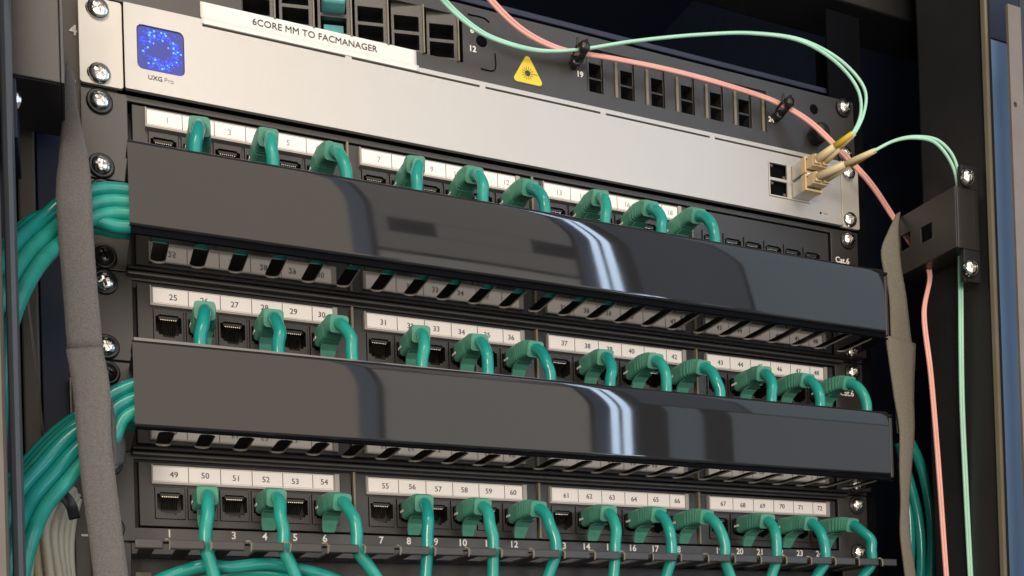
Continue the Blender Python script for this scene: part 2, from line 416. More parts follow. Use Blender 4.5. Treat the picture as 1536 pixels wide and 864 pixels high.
# ------------------------------------------------------------------ cable managers
SLOT0, SLOTP = 21.5, 18.15
def rounded(x0, y0, x1, y1, r):
    out = []
    for cx, cy, a in ((x1 - r, y1 - r, 0), (x0 + r, y1 - r, 90), (x0 + r, y0 + r, 180), (x1 - r, y0 + r, 270)):
        for k in range(4):
            t = math.radians(a + k * 30); out.append((cx + r * math.cos(t), cy + r * math.sin(t)))
    return out
def tray_mesh():
    b = MB()
    holes = [rounded(SLOT0 + SLOTP * k - 1.6, -43.6, SLOT0 + SLOTP * k + 5.6, -15.2, 3.3) for k in range(24)]
    b.slab([(10, -44.0), (455, -44.0), (455, 0), (10, 0)], holes, 'z', 0, 1.0, 0, wall=1, rim=2)
    b.box(10, 452, -45.0, -44.0, .3, 7.5, 2)  # near-black strip painting the shade in the gap under the cover
    return b.mesh('slotted_tray', ['gloss_tray', 'lit_rim', 'dark_void'])
TRAY = tray_mesh()
def cover_mesh(full_lean, top_lean, top_from, bow):
    """moulded snap-on cover: nearly flat front leaning back a little towards the top, tight top corner"""
    prof = []; z0_, zt, yf, rc = 5.2, 43.4, -47.0, 2.2
    front = []; y = yf; N = 26; zc_ = zt - rc; pz = z0_
    for k in range(N + 1):
        t_ = k / N; t_ = t_ if 0 < k < N else t_
        z = z0_ + (zc_ - z0_) * t_
        a = math.radians(full_lean * t_ + (top_lean * ((t_ - top_from) / (1 - top_from)) ** 1.4 if t_ > top_from else 0))
        y += math.tan(a) * (z - pz); pz = z; front.append((y, z))
    a_l = a; ye = front[-1][0]
    cy_, cz_ = ye + rc * math.cos(a_l), front[-1][1] - rc * math.sin(a_l)
    prof.append((-30, cz_ + rc))
    for k in range(0, 7):
        a = math.radians(90) + (math.radians(90) - a_l) * k / 6; prof.append((cy_ + rc * math.cos(a), cz_ + rc * math.sin(a)))
    prof += list(reversed(front))[1:]
    prof.insert(len(prof) - 1, (yf, z0_ + .25))
    for k in range(0, 5):
        a = math.radians(180 + k * 90 / 4); prof.append((yf + 1.8 + 1.8 * math.cos(a), z0_ - .01 + 1.8 * math.sin(a)))
    n = len(prof)
    inner = []
    for i, p in enumerate(prof):
        a = Vector(prof[max(i - 1, 0)]); c = Vector(prof[min(i + 1, n - 1)]); t = (c - a).normalized(); inner.append((p[0] + (-t.y) * 1.6 * 1, p[1] + t.x * 1.6))
    b = MB(); xs = [9.5 + 441 * i / 48 for i in range(49)]
    vs = []
    for x in xs:
        dy = bow * (math.sin(x / 47 + bow * 9) + .5 * math.sin(x / 19.3))
        vs += [(x, p[0] + dy, p[1]) for p in prof] + [(x, p[0] + dy, p[1]) for p in inner]
    fs = []
    for i in range(len(xs) - 1):
        o0, o1 = i * 2 * n, (i + 1) * 2 * n
        for j in range(n - 1):
            fs.append((o0 + j, o0 + j + 1, o1 + j + 1, o1 + j)); fs.append((o0 + n + j, o1 + n + j, o1 + n + j + 1, o0 + n + j + 1))
    b.add(vs, fs, 0, True)
    ends = []; b.v += list(b.v); N2 = len(vs)
    for i in (0, len(xs) - 1):
        o0 = N2 + i * 2 * n
        for j in range(n - 1): ends.append((o0 + j, o0 + j + 1, o0 + n + j + 1, o0 + n + j))
    for j in (0, n - 1):
        for i in range(len(xs) - 1): ends.append((N2 + i * 2 * n + j, N2 + (i + 1) * 2 * n + j, N2 + (i + 1) * 2 * n + n + j, N2 + i * 2 * n + n + j))
    for f in ends: b.f.append(list(f)); b.mi.append(0); b.sm.append(False)
    return b.mesh('front_cover', 'gloss_cover')
def cable_manager(z0, label, cover, sag):
    t = thing('cable_manager', label, 'cable manager', (0, 0, z0), 'covered cable managers')
    b = MB(); b.box(-8.75, 473.85, -.1, 2, .4, 44.0); b.build('back_plate', 'black_powder_coat', t, bevel=.35)
    link('slotted_tray', TRAY, t, (0, 0, .2), 0)
    b = MB(); b.box(10, 455, -4.2, -.2, -2.2, .1); b.build('bottom_lip', 'black_abs', t, bevel=.9, seg=3)
    b = MB(); b.slab([(10, -45.2), (455, -45.2), (455, -.2), (10, -.2)], [[(SLOT0 + SLOTP * k - 2.2, -43.2), (SLOT0 + SLOTP * k + 2.2, -43.2), (SLOT0 + SLOTP * k + 2.2, -12), (SLOT0 + SLOTP * k - 2.2, -12)] for k in range(24)], 'z', 40.2, 41.8)
    o = b.build('slotted_top', 'gloss_tray', t)
    b = MB(); b.box(452.6, 455.4, -45, -.2, 2.2, 40); b.box(455.4, 470, -9, -.2, 1, 43); b.build('end_cap', 'black_abs', t, bevel=.8)
    co = link('front_cover', cover, t, (0, 0, sag)); co.rotation_euler = (0, sag / 460, 0)
    for x in (0, HX):
        for z in (6.35, 38.1): screw(x, 0, z, t, SCREW_BLACK)
    return t
cable_manager(3 * U, 'upper glossy black cable duct cover, between the topmost and middle patch panels', cover_mesh(2.2, 3.0, .72, .11), 0)
cable_manager(1 * U, 'lower glossy black cable duct cover, between the middle and lowest patch panels', cover_mesh(.2, 4.2, .70, .05), -2.6)

# the open finger duct below the lowest panel
t = thing('finger_duct', 'open black finger duct along the bottom edge, under the white port numbers', 'cable manager', (0, 0, -U))
t.rotation_euler = (0, -.0022, 0)
b = MB(); b.box(-8.75, 9, 0, 2, .4, 44.0); b.box(452, 473.85, 0, 2, .4, 44.0); b.box(9, 452, 0, 2, U - 6, 44.0); b.box(9, 452, 14, 16, -16, U - 6); b.build('back_plate', 'black_abs', t, bevel=.3)
for k in range(25):
    xa = SLOT0 + SLOTP * (k - 1) + 1.5 if k else 8.0; xb = SLOT0 + SLOTP * k - 1.5 if k < 24 else 452
    b = MB(); b.box(xa, xb, -48.2, -45.4, U - 9.9, U - 5.6)
    xm0, xm1 = (xa + xb) / 2 - 3.4, (xa + xb) / 2 + 3.4
    b.box(xm0, xm1, -45.4, -.1, U - 8.2, U - 6.6)
    f = b.build('finger', 'black_abs', t, bevel=.55)
    if k < 24:
        b = MB(); xs_ = xb + 2.5; tk = random.uniform(.2, 2.6); up = random.uniform(.3, 1.3)
        b.tube(spline([(xs_ - tk, -46.6, U - 5.6 + up * .3), (xs_ - .2, -46.6, U - 5.6 + up * .5), (xs_ + .3, -47.5, U - 5.9), (xs_ + .3, -48.3, U - 8), (xs_ + .2, -48.2, U - 10.4)], 4), 1, sect=rounded(-.24, -.4, .24, .4, .15))
        b.build('finger_hook', 'olive_divider', f)
for k in range(12):
    x = 14 + k * 36.3
    b = MB(); b.box(x - 3.6, x + 3.6, -6, -2.2, U - 19.5, U - 15.5); b.box(x - 1.2, x + 1.2, -6, -2.2, U - 24, U - 19.5); b.box(x - 1, x + 1, -2.4, -.1, U - 19, U - 16)
    b.build('hook', 'tan_metal' if k == 0 else 'rack_tan', t, bevel=.4)
b = MB(); b.box(8, 452, -20, -18, -14, U - 23.6); b.build('lower_plate', 'rack_paint', t, bevel=.4)
b = MB(); b.box(8, 44, -21, -20.05, -14, U - 24.4); b.build('lit_plate_end', 'tan_metal', t, bevel=.3)  # tan sheet painting the warm light on the plate's left end

# ------------------------------------------------------------------ teal patch cords
def rrect(w, h, r=1.8):
    out = []
    for sx, sy, a in ((1, 1, 0), (-1, 1, 90), (-1, -1, 180), (1, -1, 270)):
        for k in range(4):
            t_ = math.radians(a + 30 * k); out.append((sx * (w / 2 - r) + r * math.cos(t_), sy * (h / 2 - r) + r * math.sin(t_)))
    return out
def tab_mesh():
    b = MB(); prof = [(-17.5, -4.6), (-13, -5.0), (-9, -7.0), (-6.6, -10.2), (-5.6, -12.6)]; w = [4.0, 4.2, 4.0, 3.6, 3.0]
    th = [1.2, 1.3, 1.5, 1.5, 1.2]
    vs = []
    for (y, z), ww, t_ in zip(prof, w, th): vs += [(-ww, y, z), (ww, y, z), (ww, y - t_, z - .6), (-ww, y - t_, z - .6)]
    fs = [(0, 1, 2, 3)]
    for i in range(len(prof) - 1):
        for j in range(4): fs.append((i * 4 + j, i * 4 + (j + 1) % 4, i * 4 + 4 + (j + 1) % 4, i * 4 + 4 + j))
    e = (len(prof) - 1) * 4; fs.append((e + 3, e + 2, e + 1, e))
    b.add(vs, fs, 0)
    return b.mesh('latch_tab', 'teal_boot')
TAB = tab_mesh()
def plug_mesh():
    b = MB(); b.box(-5.6, 5.6, -6, 8.5, -3.5, 3.6); b.box(-5.9, -5.55, -7, -2, -1, .2, 1); b.box(5.55, 5.9, -7, -2, -1, .2, 1)
    return b.mesh('plug_body', ['jack_black', 'white_print'])
PLUG = plug_mesh()
ORD = ['first', 'second', 'third', 'fourth', 'fifth', 'sixth', 'seventh', 'eighth', 'ninth', 'tenth', 'eleventh', 'twelfth']
ROWN = ['topmost', 'middle', 'lowest']
def bundle(center, a, b_, da=0.0, db=0.0):
    """follow a bundle's centre line offset by a (across, in the xz plane) and b_ (towards the viewer)"""
    out = []
    for i, c in enumerate(center):
        tt = center[min(i + 1, len(center) - 1)] - center[max(i - 1, 0)]
        n = Vector((tt.z, 0, -tt.x)); n.normalize()
        k = min(1, max(0, i - 1) / 2); out.append(c + n * (a + da * k) + Vector((0, b_ + db * k, 0)))
    return out
C1 = [Vector((14, -33, 147.6)), Vector((2, -33, 146.6)), W(115, 328, -36), W(82, 348, -38), W(48, 378, -47), W(16, 424, -58), W(-10, 490, -64), W(-25, 600, -66), W(-30, 800, -60)]
C2 = [Vector((26, -34, 60)), Vector((14, -34, 58.6)), Vector((2, -35, 53.5)), W(150, 648, -37), W(115, 674, -38), W(78, 714, -43), W(46, 752, -50), W(26, 794, -58), W(10, 850, -62), W(0, 940, -62), W(0, 1060, -60)]
def patch_cord(row, n, idx):
    z0 = [4 * U, 2 * U, 0][row]; dx = [1.4, 1.4, -.2][row]; port = [1, 25, 49][row] + n
    x = jack_x(dx, n); z = z0 + 20.3
    slot = SLOT0 + SLOTP * (2 * idx + 1) - .2
    lab = 'teal patch cord plugged into the %s patch panel, %s from the left' % (ROWN[row], ORD[idx])
    t = thing('patch_cable', lab, 'network cable', (x, 0, z), 'teal patch cords')
    link('plug_body', PLUG, t)
    link('latch_tab', TAB, t, (0, random.uniform(-.5, .8), random.uniform(-.3, .3)))
    d = slot - x
    lift = random.uniform(-.9, .9); droop = [1.2, .4, 0][row]
    tw = random.uniform(-1.2, 1.2); lift += .8 if row == 0 else 0
    bp = [Vector((0, -4.5, .2)), Vector((d * .03 + tw * .2, -11, .6 + lift * .3)), Vector((d * .09 + tw * .7, -18, .9 + lift * .6)), Vector((d * .18, -24.5, .5 + lift - droop * .5)), Vector((d * .30, -29.5, -.9 + lift - droop))]
    path = spline(bp, 14)
    sc = []
    for i in range(len(path)):
        s_ = i / (len(path) - 1); k = 1.0 - .16 * s_
        if .38 < s_ < .9 and (i % 5) in (0, 1): k *= .93
        sc.append(k)
    b = MB(); b.tube(path, 1, sect=rrect(11.6, 10.2, 2.0), scale=sc)
    b.build('boot', 'teal_boot', t)
    e = path[-1]; tan = (path[-1] - path[-3]).normalized()
    zs = [4 * U - .5, 2 * U - .5, -3][row] - z             # height of the slot below the jack
    pts = [e - tan * 4, e + tan * 1.2, Vector((d * .52, -36.2, e.z - 4.6 + lift * .3)), Vector((d * .78 + random.uniform(-1.1, 1.1), -40.3 + random.uniform(-.8, .8), e.z - 11.0)), Vector((d * .95, -41.0, (zs + e.z - 11) / 2 - 1)), Vector((d, -40.4, zs - 4))]
    if row < 2:
        C = [C1, C2][row]; zc = C[0].z - z
        r_, c_ = (idx % 4, idx // 4)
        a = [8.4, 2.8, -2.8, -8.4][r_]; by = -6.0 + 5.9 * c_
        if row == 1: a = [8.0, 2.6, -2.8, -8.2][r_]
        yb = C[0].y + by
        pts += [Vector((d - 1.5, -39.2, max(zc + a + 7, zs - 16) if zc + a + 7 < zs - 6 else zs - 9)), Vector((d - 12, yb - .5, zc + a + 1.5)), Vector((d - 24, yb, zc + a))]
        run = d - 24 + x
        k = run - 40
        while k > 35: pts.append(Vector((k - x, yb + random.uniform(-.6, .6), zc + a + random.uniform(-.5, .5)))); k -= 45
        L = bundle(C, a, by, [5.6, .2, -5.4][idx % 3] * 1.06 + 2.4 * (idx // 3) - 1.0 - a, -5.8 + 4.9 * (idx // 3) - by)
        pts += [p_ - Vector((x, 0, z)) for p_ in L if (p_.x - x) < d - 34]
    else:
        bx = [4, 6.5, 11.5, -1, 0, -6, -1, -5, 7, -5.5, -11, -13][idx]
        pts += [Vector((d + bx * .45, -39.5, zs - 11)), Vector((d + bx, -38.5, zs - 20)), Vector((d + bx * 1.9, -36, zs - 40)), Vector((d + bx * 2.6, -34, zs - 70))]
    b = MB(); b.tube(spline(pts, 7), 3.15, 12); b.build('cable', random.choice(['teal_cable', 'teal_cable_worn', 'teal_cable_deep']), t)
for idx in range(9): patch_cord(0, 2 * idx + 1, idx)
for idx in range(12): patch_cord(1, 2 * idx + 1, idx)
for idx in range(12): patch_cord(2, 2 * idx + 1, idx)

def cable(name, pts, r, material, label, cat, group=None, n=12, per=8):
    P = [Vector(p) for p in pts]; base = P[0].copy()
    b = MB(); b.tube(spline([p - base for p in P], per), r, n)
    o = b.build(name, material, None, base); tag(o, label, cat, group); return o
# loose loops
cable('network_cable', [W(215, 880, -26), W(262, 861, -28), W(310, 848, -29), (52, -29, -15.2), W(400, 846, -28), W(450, 854, -27), W(500, 868, -26), W(560, 900, -24)], 3.1, 'teal_cable', 'teal cable arching across the bottom left edge behind the hanging cords', 'network cable')
cable('network_cable', [W(255, 893, -22), W(320, 866, -22), W(380, 858, -22), W(440, 866, -22), W(520, 893, -22)], 3.1, 'teal_cable', 'teal cable nested just under the arching one at the bottom left edge', 'network cable')
LP = [(1352, 640), (1378, 690), (1392, 745), (1398, 800), (1396, 864), (1390, 940)]
cable('network_cable', [W(u, v, -2) for u, v in LP], 3.3, 'teal_cable', 'outer teal cable curving down behind the right hook strap', 'network cable')
cable('network_cable', [W(u - 16 if v > 660 else u - 4, v + 24, 4) for u, v in LP], 3.3, 'teal_cable', 'inner teal cable curving down behind the right hook strap', 'network cable')
cable('network_cable', [W(1352, 690, 9), W(1362, 750, 9), W(1366, 810, 9), W(1362, 900, 9)], 3.3, 'teal_cable', 'short teal cable hanging straight down beside the right hook strap', 'network cable')
# beige cables bottom left
GL = [([(100, 700), (82, 740), (56, 790), (46, 830), (42, 880), (44, 930)], 'farthest left of the beige cables, almost hidden by teal cables'),
      ([(104, 712), (82, 752), (61, 800), (57, 840), (68, 930)], 'second beige cable from the left at the bottom left corner'),
      ([(106, 722), (80, 758), (68, 790), (72, 840), (85, 930)], 'third beige cable from the left at the bottom left corner'),
      ([(110, 730), (90, 760), (80, 800), (88, 864), (100, 930)], 'beige cable arching highest in the middle of the bottom left bundle'),
      ([(112, 735), (98, 764), (90, 800), (96, 864), (108, 930)], 'thin shaded beige cable right of the highest arching one'),
      ([(116, 740), (104, 770), (98, 810), (102, 864), (114, 930)], 'beige cable second from the right in the bottom left bundle'),
      ([(118, 748), (110, 778), (106, 815), (108, 864), (118, 930)], 'rightmost beige cable of the bottom left bundle, beside the rail')]
for i, (pp, lb) in enumerate(GL):
    yy = [-12, -10, -14, -8, -4, -1, 1][i]
    cable('network_cable', [W(u, v, yy) for u, v in pp], 2.2 if i < 4 else 1.8, 'grey_cable', lb, 'network cable', 'beige cables in the bottom left bundle')
b = MB()
c0 = [W(76, 738, -18), W(92, 741, -18), W(106, 757, -17), W(112, 778, -14)]
c0 = spline(c0, 5); base = c0[0].copy()
b.tube([p - base for p in c0], 1, sect=rrect(1.6, 5.2, .6)); tag(b.build('cable_tie', 'washer_black', None, base), 'black tie wrapped over the top of the beige cable bundle', 'cable tie')

# ------------------------------------------------------------------ silver gateway
ZG = 5 * U
g = thing('network_gateway', 'silver rack gateway with a glowing blue square screen', 'network device', (0, 0, ZG))
b = MB()
sl = []
for i in range(5):
    a = 49.4 + 77.25 * i; e = a + 73.6 if i < 4 else 432
    sl.append([(a, 39.9), (e, 39.9), (e, 41.1), (a, 41.1)])
def gz(p): return [(x_, z_ - ZG) for x_, z_ in p]
disp = [(17.7, 11.9 + .2), (40.1, 11.9 + .2), (40.1, 34.2), (17.7, 34.2)]
def rr(x0, z0, x1, z1, r): return rounded(x0, z0, x1, z1, r)
holes = sl + [rr(17.8, 12.0, 40.2, 34.2, 2.6), rr(398.6, 10.9, 431.5, 33.6, .6)]
b.slab(rr(11.9, .9, 457.2, 43.6, .8), holes, 'y', -4, -1.5)
b.build('front_panel', 'silver', g, bevel=.35)
b = MB(); b.box(12.5, 456.5, -1.4, 200, 1.2, 43.3); b.build('chassis', 'dark_void', g)
for sx in (0, 1):
    x0, x1 = (-8.75, 11.2) if sx == 0 else (458.2, 474)
    hx = 0 if sx == 0 else HX
    e_ = MB(); e_.slab(rr(x0, .9, x1, 43.6, 1.4), [rounded(hx - 5.4, z - 3.6, hx + 5.4, z + 3.6, 3.5) for z in (6.35, 38.1)], 'y', -2.2, -.2)
    e = e_.build('mounting_ear', 'silver_ear', g, bevel=.4)
    for z in (6.35, 38.1): screw(hx + .3, -1.6, z, e, SCREW_BIG)
b = MB(); b.box(457.3, 458.3, -5, -1.5, .9, 43.6); b.build('panel_lip', 'silver_ear', g, bevel=.3)
b = MB(); b.slab(rr(18.1, 12.3, 39.9, 33.9, 2.4), [], 'y', -3.2, -1.6); dsp = b.build('display', 'screen_blue', g)
b = MB(); rs = random.Random(3)
bc = MB()
for k in range(270):
    a = rs.uniform(0, 2 * math.pi); w_ = .65 + .35 * math.sin(3 * a + .6)
    if rs.random() > w_ + .15: continue
    rad = rs.gauss(7.6, 1.5); x_, z_ = 29.0 + rad * math.cos(a) * 1.08, 23.2 + rad * math.sin(a) * 1.04
    if not (18.9 < x_ < 39.2 and 13.2 < z_ < 33.2): continue
    q_ = rs.uniform(.28, .62); tgt = bc if rs.random() < .16 else b
    tgt.lathe_y([(0, -3.5), (q_ * .7, -3.48), (q_, -3.25)], x_, z_, 8)
b.build('screen_pixels', 'screen_dots', dsp)['kind'] = 'stuff'; bc.build('screen_pixels', 'screen_cyan', dsp)['kind'] = 'stuff'
text('printed_name', 'UXG', 3.2, 26.0, -4.1, 8.3, 'label_ink', g, .02); text('printed_name', 'Pro', 3.3, 32.5, -4.1, 8.3, 'pale_ink', g)
text('printed_name', 'RESET', 1.5, 444.2, -4.1, 6.3, 'pale_ink', g)
b = MB(); b.lathe_y([(0, -4.08), (.8, -4.06), (.8, -3.9)], 439.8, 6.3, 12); b.build('reset_hole', 'dark_void', g)
# cage with four openings
b = MB()
cells = [(399.6, 413.0), (416.4, 430.4)]
hs = [[(a, z), (c, z), (c, z + 9.4), (a, z + 9.4)] for a, c in cells for z in (12.0, 23.2)]
b.slab([(398.8, 11.1), (431.3, 11.1), (431.3, 33.4), (398.8, 33.4)], hs, 'y', -4.5, -3.3, 0); b.build('port_cage', 'silver_ear', g, bevel=.15)
b = MB()
for a, c in cells:
    for z in (12.0, 23.2):
        b.add([(a, -3, z), (c, -3, z), (c, -3, z + 9.4), (a, -3, z + 9.4), (a, -1.6, z), (c, -1.6, z), (c, -1.6, z + 9.4), (a, -1.6, z + 9.4)], [(4, 5, 6, 7)], 0)
        b.box(a + 1, a + 3.2, -3.4, -2.2, z + 7.4, z + 8.8, 1); b.box(c - 2.4, c - .6, -3.4, -2.2, z + .6, z + 2.6, 1)
b.build('port_opening', ['dark_void', 'rack_tan'], g)

# transceivers and fibre cords
def transceiver(z, label):
    t = thing('fibre_transceiver', label, 'transceiver', (423.4, -4.6, ZG + z), 'beige fibre transceivers')
    b = MB(); b.slab(rr(-6.6, -4.6, 6.6, 4.6, .5), [], 'y', -9, 12); b.build('shell', 'silver_ear', t, bevel=.3)
    b = MB(); b.slab(rr(-6.9, -5.2, 6.9, 5.2, .6), [rr(-5.6, -3.9, 5.6, 3.9, .3)], 'y', -13, -9.1); b.build('latch_frame', 'beige_connector', t, bevel=.3)
    b = MB(); b.box(-5.4, 5.4, -9.6, -9.1, -3.7, 3.7); b.build('bore', 'dark_void', t)
    return t
transceiver(27.9, 'beige and silver transceiver in the upper socket beside the black openings')
transceiver(16.7, 'beige and silver transceiver in the lower socket beside the black openings')
b = MB(); b.box(-1.6, 1.6, -1, 1, -1.2, 1.2); o = b.build('status_light', 'port_light', g, (421, -16.5, 22.4), .4)

def fibre_cord(label, plug_z, ends, spread, part, material='mint_fibre'):
    """duplex LC plug with two boots, then two thin cords along the given centre line"""
    x0, y0, z0 = 423.4, -15, ZG + plug_z
    t = thing('fibre_cable', label, 'fibre cable', (x0, y0, z0), 'fibre patch cords')
    dirv = (Vector(ends[0]) - Vector((x0, y0, z0))).normalized()
    b = MB()
    for s in (-1, 1): b.box(s * 3.1 - 2.3, s * 3.1 + 2.3, -11, 5, -3.0, 3.0)
    b.box(-5.6, 5.6, -9, -4, -3.6, 3.4); b.build('plug_housing', 'beige_connector', t, bevel=.4)
    for s in (-1, 1):
        b = MB(); b.hexa([(s * 3.1 - 1.6, -9, 2.9), (s * 3.1 + 1.6, -9, 2.9), (s * 3.1 + 1.6, -9, 3.9), (s * 3.1 - 1.6, -9, 3.9)], [(s * 3.1 - 1.2, -1, 4.8), (s * 3.1 + 1.2, -1, 4.8), (s * 3.1 + 1.2, -1, 5.6), (s * 3.1 - 1.2, -1, 5.6)])
        b.build('latch', 'beige_connector', t, bevel=.2)
        off = Vector((s * spread[0], 0, s * spread[1]))
        e = Vector(ends[0]) - Vector((x0, y0, z0))
        p0 = Vector((s * 3.1, -10, 0)); p2 = e + off * .8
        mid = p0.lerp(p2, .5)
        b = MB(); b.tube([p0, p0.lerp(mid, .5), mid], 1, sect=[(math.cos(k * .7854) * 2.75, math.sin(k * .7854) * 2.75) for k in range(8)], scale=[1, .9, .8]); b.build('rear_boot', 'cream_boot', t)
        b = MB(); b.tube([mid, mid.lerp(p2, .55), p2], 1, sect=[(math.cos(k * .7854) * 2.0, math.sin(k * .7854) * 2.0) for k in range(8)], scale=[1, .92, .8])
        b.build('strain_relief', 'yellow_boot' if s * (plug_z - 20) < 0 else 'cream_boot', t)
        P = [p2 - (p2 - mid).normalized() * 1.5] + [Vector(q) - Vector((x0, y0, z0)) + off * part[min(i, len(part) - 1)] for i, q in enumerate(ends)]
        P[1] = p2
        b = MB(); b.tube(spline(P, 9), 1.0, 8); b.build('cord', material, t)
    return t
upper = [W(1280, 200, -46), W(1293, 172, -47), W(1292, 135, -45), W(1262, 96, -42), W(1205, 62, -38), W(1130, 50, -33), W(1050, 52, -27), W(950, 62, -20), W(872, 74, -9.5), W(810, 76, -10), W(752, 62, -12), (196, -14, 287.5), W(668, 3, -20), W(640, -40, -30)]
fibre_cord('mint green fibre cord from the upper socket, arching left across the top panel', 27.9, upper, (1.1, .3), (1, 1.1, 2.4, 2.2, 1.3, 1.0, .95, .95, .95))
lower = [W(1312, 226, -58), W(1342, 211, -60), W(1372, 206, -62), W(1404, 212, -64), W(1425, 234, -66), W(1436, 264, -66), W(1440, 330, -64), W(1441, 425, -60), W(1443, 600, -56), W(1449, 735, -54), W(1456, 870, -54), W(1462, 980, -54)]
fibre_cord('mint green fibre cord from the lower socket, looping right behind the bracket', 16.7, lower, (1.0, .5), (1, 1.1, 1.2, 1.6, 1.9, 1.2, 1, 1))
# salmon duplex cord
sal = [W(715, -30, -16), W(738, 2, -14), W(783, 45, -11), W(835, 72, -7), W(872, 80, -6), W(920, 88, -7), W(1000, 104, -10), W(1090, 128, -10), W(1170, 156, -7), W(1215, 183, -14), W(1262, 228, -22), W(1305, 274, -22), W(1340, 326, -17), Vector((497, -27, 203)), Vector((495.5, -40, 183)), W(1386, 470, -47), W(1396, 560, -48), W(1407, 690, -50), W(1420, 870, -50), W(1428, 960, -50)]
base = sal[0].copy(); t = thing('fibre_cable', 'salmon pink fibre cord running across the top panel and down the right side', 'fibre cable', base, 'fibre patch cords')
for s in (-1, 1):
    b = MB(); off = Vector((s * .95, 0, s * .62)); b.tube(spline([p - base + off for p in sal], 8), .98, 8); b.build('cord', 'salmon_fibre', t)

# ------------------------------------------------------------------ fibre patch panel
ZF = 6 * U
f = thing('fibre_patchbay', 'dark grey fibre panel above the silver gateway, with angled port blocks', 'patch panel', (0, 0, ZF))
wl = [(70, 10.2), (192.5, 10.2), (192.5, 36.5), (70, 36.5)]
wr = [(271.5, 10.2), (402.0, 10.2), (402.0, 36.5), (271.5, 36.5)]
b = MB(); b.slab(rr(-8.75, 1.2, 473.85, 43.6, 1.0), [wl, wr], 'y', 0, 2.4)
b.box(-5, 470, 2.4, 200, 41.5, 43.4); b.box(-5, 470, 2.4, 200, 1.4, 3); b.build('face_plate', 'black_powder_coat', f, bevel=.4)
b = MB(); b.box(0, 465, 22, 24, 3, 41.4); b.build('inner_wall', 'dark_void', f)
def adapter(x, ang, teal_low=False, teal_top=False):
    """angled port block: turned face with two openings and a return wall"""
    b = MB(); w = 17.5
    hs = [[(1.8, z), (w - 2.2, z), (w - 2.2, z + 8.2), (1.8, z + 8.2)] for z in (11.6, 21.8)]
    b.slab([(0, 9.8), (w, 9.8), (w, 36.9), (0, 36.9)], hs, 'y', 0, 9, 0, wall=0)
    b.box(w, w + 1.0, -1.2, 10, 9.8, 36.9, 2)
    b.add([(0, 8.9, 9.8), (w, 8.9, 9.8), (w, 8.9, 36.9), (0, 8.9, 36.9)], [(0, 1, 2, 3)], 1)
    o = b.build('port_block', ['black_powder_coat', 'dark_void', 'olive_divider'], f, (x, 3.2 if ang < 0 else 8.2, 0), .25); o.rotation_euler = (0, 0, ang)
    if teal_low:
        b = MB(); b.box(3.4, w - 3.4, 4.5, 8.6, 12.2, 18.4); b.build('adapter_shutter', 'adapter_teal', o, bevel=.4)
    if teal_top:
        b = MB(); b.box(2.4, w - 2.8, -9, 8, 22.2, 29.6); b.build('dust_cap', 'adapter_teal', o, bevel=1.6, seg=3)
for i in range(6): adapter(69.2 + 20.55 * i, -.20 + .0, i in (2,), i == 2)
def angled(x):
    """right hand block: openings lie on a deep turned wall, with a flat cheek before each"""
    b = MB()
    hs = [[(1.0, z), (9.2, z), (9.2, z + 8.4), (1.0, z + 8.4)] for z in (11.2, 20.8)]
    b.slab([(0, 9.8), (9.8, 9.8), (9.8, 36.9), (0, 36.9)], hs, 'y', 0, 7)
    b.box(9.8, 21.0, -1.5, .6, 9.8, 36.9); b.box(17.4, 19.2, -2.6, -1.5, 9.8, 32.0, 2)
    b.add([(0, 6.9, 9.8), (9.8, 6.9, 9.8), (9.8, 6.9, 36.9), (0, 6.9, 36.9)], [(0, 1, 2, 3)], 1)
    b.build('port_block', ['black_powder_coat', 'dark_void', 'olive_divider'], f, (x, 2.6, 0), .2)
for i in range(6): angled(273.2 + 21.6 * i)
for s_, x_, z_ in (('6', 198.2, 296.3), ('12', 198.2, 285.7), ('19', 266.5, 285.6), ('24', 405.4, 285.5)):
    text('printed_number', s_, 4.6, x_, -.15, z_ - ZF, 'white_print', f, .12)
for x, z, mm_ in ((HX, 38.1, SCREW), (0, 38.1, SCREW), (0, 6.35, SCREW), (HX, 6.35, SCREW)): screw(x, 0, z, f, mm_)
# laser sticker
st = MB()
def tri(cx, cz, R, r):
    out = []
    for k in range(3):
        a = math.radians(90 + 120 * k); px, pz = cx + (R - r) * math.cos(a), cz + (R - r) * math.sin(a)
        for j in range(5):
            t_ = a + math.radians(-60 + 30 * j); out.append((px + r * math.cos(t_), pz + r * math.sin(t_)))
    return out
st.slab(tri(232.4, 279.0 - ZF, 11.2, 2.2), [], 'y', -.12, -.02); sk = st.build('warning_sticker', 'label_ink', f)
st = MB(); st.slab(tri(232.4, 279.0 - ZF, 10.0, 1.8), [], 'y', -.24, -.13); st.build('sticker_field', 'warning_yellow', sk)
st = MB(); st.lathe_y([(0, -.36), (1.6, -.35), (1.6, -.25)], 232.2, 279.0 - ZF, 16)
for k in range(14):
    a = k * 2 * math.pi / 14; L_ = 3.9 if k else 6.2; w_ = .16
    c_, s_ = math.cos(a), math.sin(a); q0 = (232.2 + 1.4 * c_, 279 - ZF + 1.4 * s_); q1 = (232.2 + L_ * c_, 279 - ZF + L_ * s_)
    st.add([(q0[0] - w_ * s_, -.33, q0[1] + w_ * c_), (q0[0] + w_ * s_, -.33, q0[1] - w_ * c_), (q1[0] + w_ * s_, -.33, q1[1] - w_ * c_), (q1[0] - w_ * s_, -.33, q1[1] + w_ * c_)], [(0, 1, 2, 3)])
st.build('sunburst_symbol', 'label_ink', sk)
